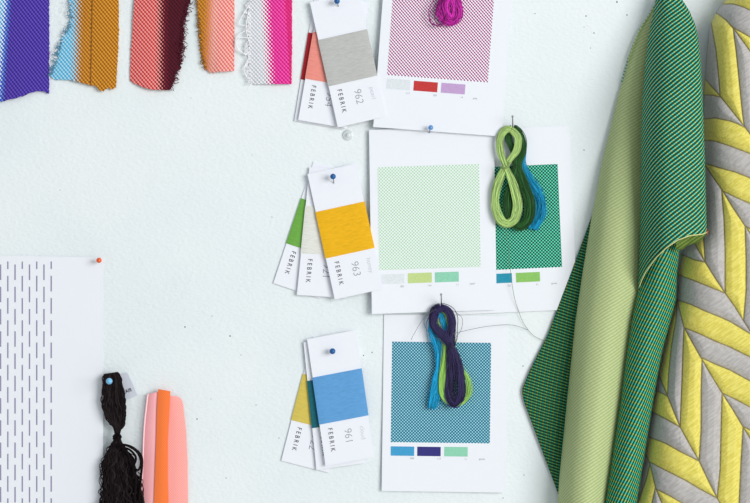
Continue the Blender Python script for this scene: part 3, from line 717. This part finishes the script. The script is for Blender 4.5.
zones = [
 ('d', 1, [[(715, 2.5), (723, 4), (733, 4), (742, 6.5), (750, 10)], [(700, 18), (711, 17), (716, 13), (733, 27.5), (736, 29.5), (743, 33), (750, 37)]]),
 ('v', 0, [[(10, 710.5), (22, 711), (50, 716), (80, 719), (96, 720)], [(20, 732), (28, 733), (50, 736), (80, 739), (110, 742), (126, 744)]]),
 ('d', 1, [[(705, 95), (712, 95), (720, 97)], [(704, 119), (715, 118), (730, 121), (738, 124), (744, 127)], [(703, 140), (715, 141), (730, 146), (750, 153.5)], [(704, 163), (720, 168), (735, 172), (750, 178)],
           [(722, 190.5), (735, 197), (750, 203.5)], [(745, 226), (750, 229)]]),
 ('v', 1, [[(160, 699), (235, 703.5), (262, 705)], [(190, 721.5), (220, 724), (250, 725), (293, 725)], [(226, 745), (260, 746), (290, 746), (320, 743.5)]]),
 ('d', 0, [[(683, 255), (695, 260), (705, 262)], [(679, 275), (690, 279), (705, 285), (725, 293)], [(677, 300), (690, 304), (705, 311), (720, 317), (730, 321.5), (749, 333)],
           [(684, 327.5), (700, 334), (715, 341), (730, 347), (750, 357)], [(702, 358), (715, 364), (730, 370), (750, 381)], [(722, 393), (735, 399), (750, 407)], [(744, 427), (750, 430)]]),
 ('v', 1, [[(300, 677), (320, 676), (345, 671.5), (375, 668.5), (397, 667.5)], [(327, 684), (350, 683), (380, 682), (427, 680)], [(358, 702), (390, 701), (430, 701), (460, 699)],
           [(393, 722), (430, 721), (470, 720), (498, 717)], [(427, 743), (460, 741), (503, 739)]]),
 ('d', 0, [[(655, 391), (660, 392), (668, 396.5)], [(653, 412), (665, 418.5), (680, 427)], [(649, 437), (665, 443), (680, 451.5), (699, 461)], [(650, 462), (665, 470), (685, 480), (700, 489), (717, 498)], [(656, 489), (670, 496), (682, 503), (700, 514)]]),
 ('v', 0, [[(464, 650), (480, 646), (503, 638)], [(489, 655), (503, 652)]]),
]
def ext(z):
    kind, c0, seams = z; last = seams[-1]
    f = sh_copy if kind == 'v' else sh_copy2
    return (kind, c0, seams+[f(last, k) for k in range(1, 8)])
zones = [ext(z) for z in zones]
z0 = zones[0]
zones[0] = (z0[0], z0[1], [[(a, b-23.5*k) for a, b in z0[2][0]] for k in range(1, 9)]+z0[2])
def arr_interp(x, pts, cap=None):
    xs = np.array([p[0] for p in pts], float); ys = np.array([p[1] for p in pts], float)
    r = np.interp(x, xs, ys)
    sl, sr = (ys[1]-ys[0])/(xs[1]-xs[0]), (ys[-1]-ys[-2])/(xs[-1]-xs[-2])
    r = np.where(x < xs[0], ys[0]+(x-xs[0])*sl, r); r = np.where(x > xs[-1], ys[-1]+(x-xs[-1])*sr, r)
    return r, np.where((x < xs[0]-0.1) | (x > xs[-1]+0.1), 0.0, 1.0), np.gradient(r)
sil = [(-70, 760), (-30, 738), (0, 726), (8, 719), (13, 716), (20, 712.5), (26, 709.5), (40, 708), (60, 706.5), (90, 704.5), (140, 702.5), (200, 700), (235, 696), (250, 683.5), (275, 678.5), (300, 677), (320, 670), (345, 665), (370, 660), (400, 654), (437, 648.5), (460, 645), (480, 641), (503, 635), (600, 620), (640, 640)]
ys = np.unique(np.concatenate([np.linspace(-70, -2, 40), np.arange(-2, 506, 0.75), np.linspace(506, 640, 70)]))
fx = np.concatenate([np.linspace(0, 1, 190)**1.12*0.36, 0.36+np.linspace(0, 1, 62)[1:]*0.64])
sv, _, _ = arr_interp(ys, sil)
X = sv[:, None]+(980-sv[:, None])*fx[None, :]
Yg = np.repeat(ys[:, None], len(fx), axis=1)
zid = np.zeros_like(X, int); seam = np.full_like(X, 99.0)
for sp in spines:
    v, _, _ = arr_interp(X, sp); zid += (Yg > v).astype(int)
    e = 0.5; v2, _, _ = arr_interp(X+e, sp); sl = (v2-v)/e
    seam = np.minimum(seam, abs(Yg-v)/np.sqrt(1+sl**2))
colr = np.zeros_like(X)
for zi, (kind, c0, seams) in enumerate(zones):
    cnt = np.zeros_like(X, int); dist = np.full_like(X, 99.0)
    for s_ in seams:
        A, B = (X, Yg) if kind == 'd' else (Yg, X)
        v, _, _ = arr_interp(A, s_); v2, _, _ = arr_interp(A+0.5, s_); sl = (v2-v)/0.5
        cnt += (B > v).astype(int); dist = np.minimum(dist, abs(B-v)/np.sqrt(1+sl**2))
    mk = zid == zi
    colr[mk] = ((cnt+c0) % 2)[mk]; seam[mk] = np.minimum(seam, dist)[mk]
dl = (X-sv[:, None]); edge = np.clip(dl/42.0, 0, 1); re = np.clip((980-X)/60.0, 0, 1); te = np.clip((Yg+70)/60.0, 0, 1); be = np.clip((640-Yg)/60.0, 0, 1)
rd = lambda q: np.sqrt(np.clip(1-(1-q)**2, 0, 1))
HT = 3+46*rd(edge)*rd(re)*rd(te)*rd(be)
HT *= np.where(edge <= 0, 0.12, 1)
puff = 4.0*np.clip(seam/7.0, 0, 1)**0.5
HT = HT+puff*np.minimum(1, rd(edge)*1.2)*rd(re)
HT = np.maximum(HT, 0.6)
kk = (CAM_D-HT/1000)/CAM_D
Vx = (X-375)/1000*kk; Vz = CAM_Z+(251.5-Yg)/1000*kk
Vv = np.stack([Vx, -HT/1000, Vz], axis=-1)
nr, nc = X.shape
Fq = [(j*nc+i, j*nc+nc+i, j*nc+nc+i+1, j*nc+i+1) for j in range(nr-1) for i in range(nc-1)]
m, b = begin('quilted_patchwork', 0.62, 0.3, 0.25)
at = E.T.nodes.new('ShaderNodeAttribute'); at.attribute_name = 'patch'
sp_ = E.T.nodes.new('ShaderNodeSeparateColor'); E.T.links.new(at.outputs['Color'], sp_.inputs[0])
pc, sd = E(sp_.outputs[0]), E(sp_.outputs[1])
ov = objvec()
mp = E.T.nodes.new('ShaderNodeMapping'); mp.inputs['Rotation'].default_value = (0, math.radians(-38), 0); mp.inputs['Scale'].default_value = (0.12, 1, 1.0); mp.vector_type = 'POINT'
mp0 = E.T.nodes.new('ShaderNodeMapping'); mp0.inputs['Rotation'].default_value = (0, math.radians(35), 0); E.T.links.new(ov, mp0.inputs[0])
mp.inputs['Rotation'].default_value = (0, 0, 0); E.T.links.new(mp0.outputs[0], mp.inputs[0])
nz = E.T.nodes.new('ShaderNodeTexNoise'); nz.inputs['Scale'].default_value = 650; nz.inputs['Detail'].default_value = 3; E.T.links.new(mp.outputs[0], nz.inputs[0])
slub = E(nz.outputs[0])
yel = mixc(smooth(slub, 0.35, 0.65), rgb(214, 200, 82), rgb(232, 220, 112)); gry = mixc(smooth(slub, 0.35, 0.65), rgb(172, 168, 166), rgb(190, 186, 184))
base = mixc(smooth(pc, 0.4, 0.6), gry, yel)
sn = noise(ov, 700, 2)
stitch = smooth(sd-sn*0.06, 0.075, -0.01)
setc(b, mixc(stitch*0.8, base, rgb(112, 98, 52)))
bump(b, slub+sn*0.4, 0.0005, 0.6)
cu = mesh('quilted_cushion', Vv.reshape(-1, 3), Fq, m, None)
ca = cu.data.color_attributes.new('patch', 'FLOAT_COLOR', 'POINT')
buf = np.zeros((nr*nc, 4)); buf[:, 0] = colr.reshape(-1); buf[:, 1] = np.clip(seam/10.0, 0, 1).reshape(-1); buf[:, 3] = 1
ca.data.foreach_set('color', buf.reshape(-1))
tag(cu, 'yellow and grey quilted chevron patchwork cushion hanging at right edge', 'cushion')
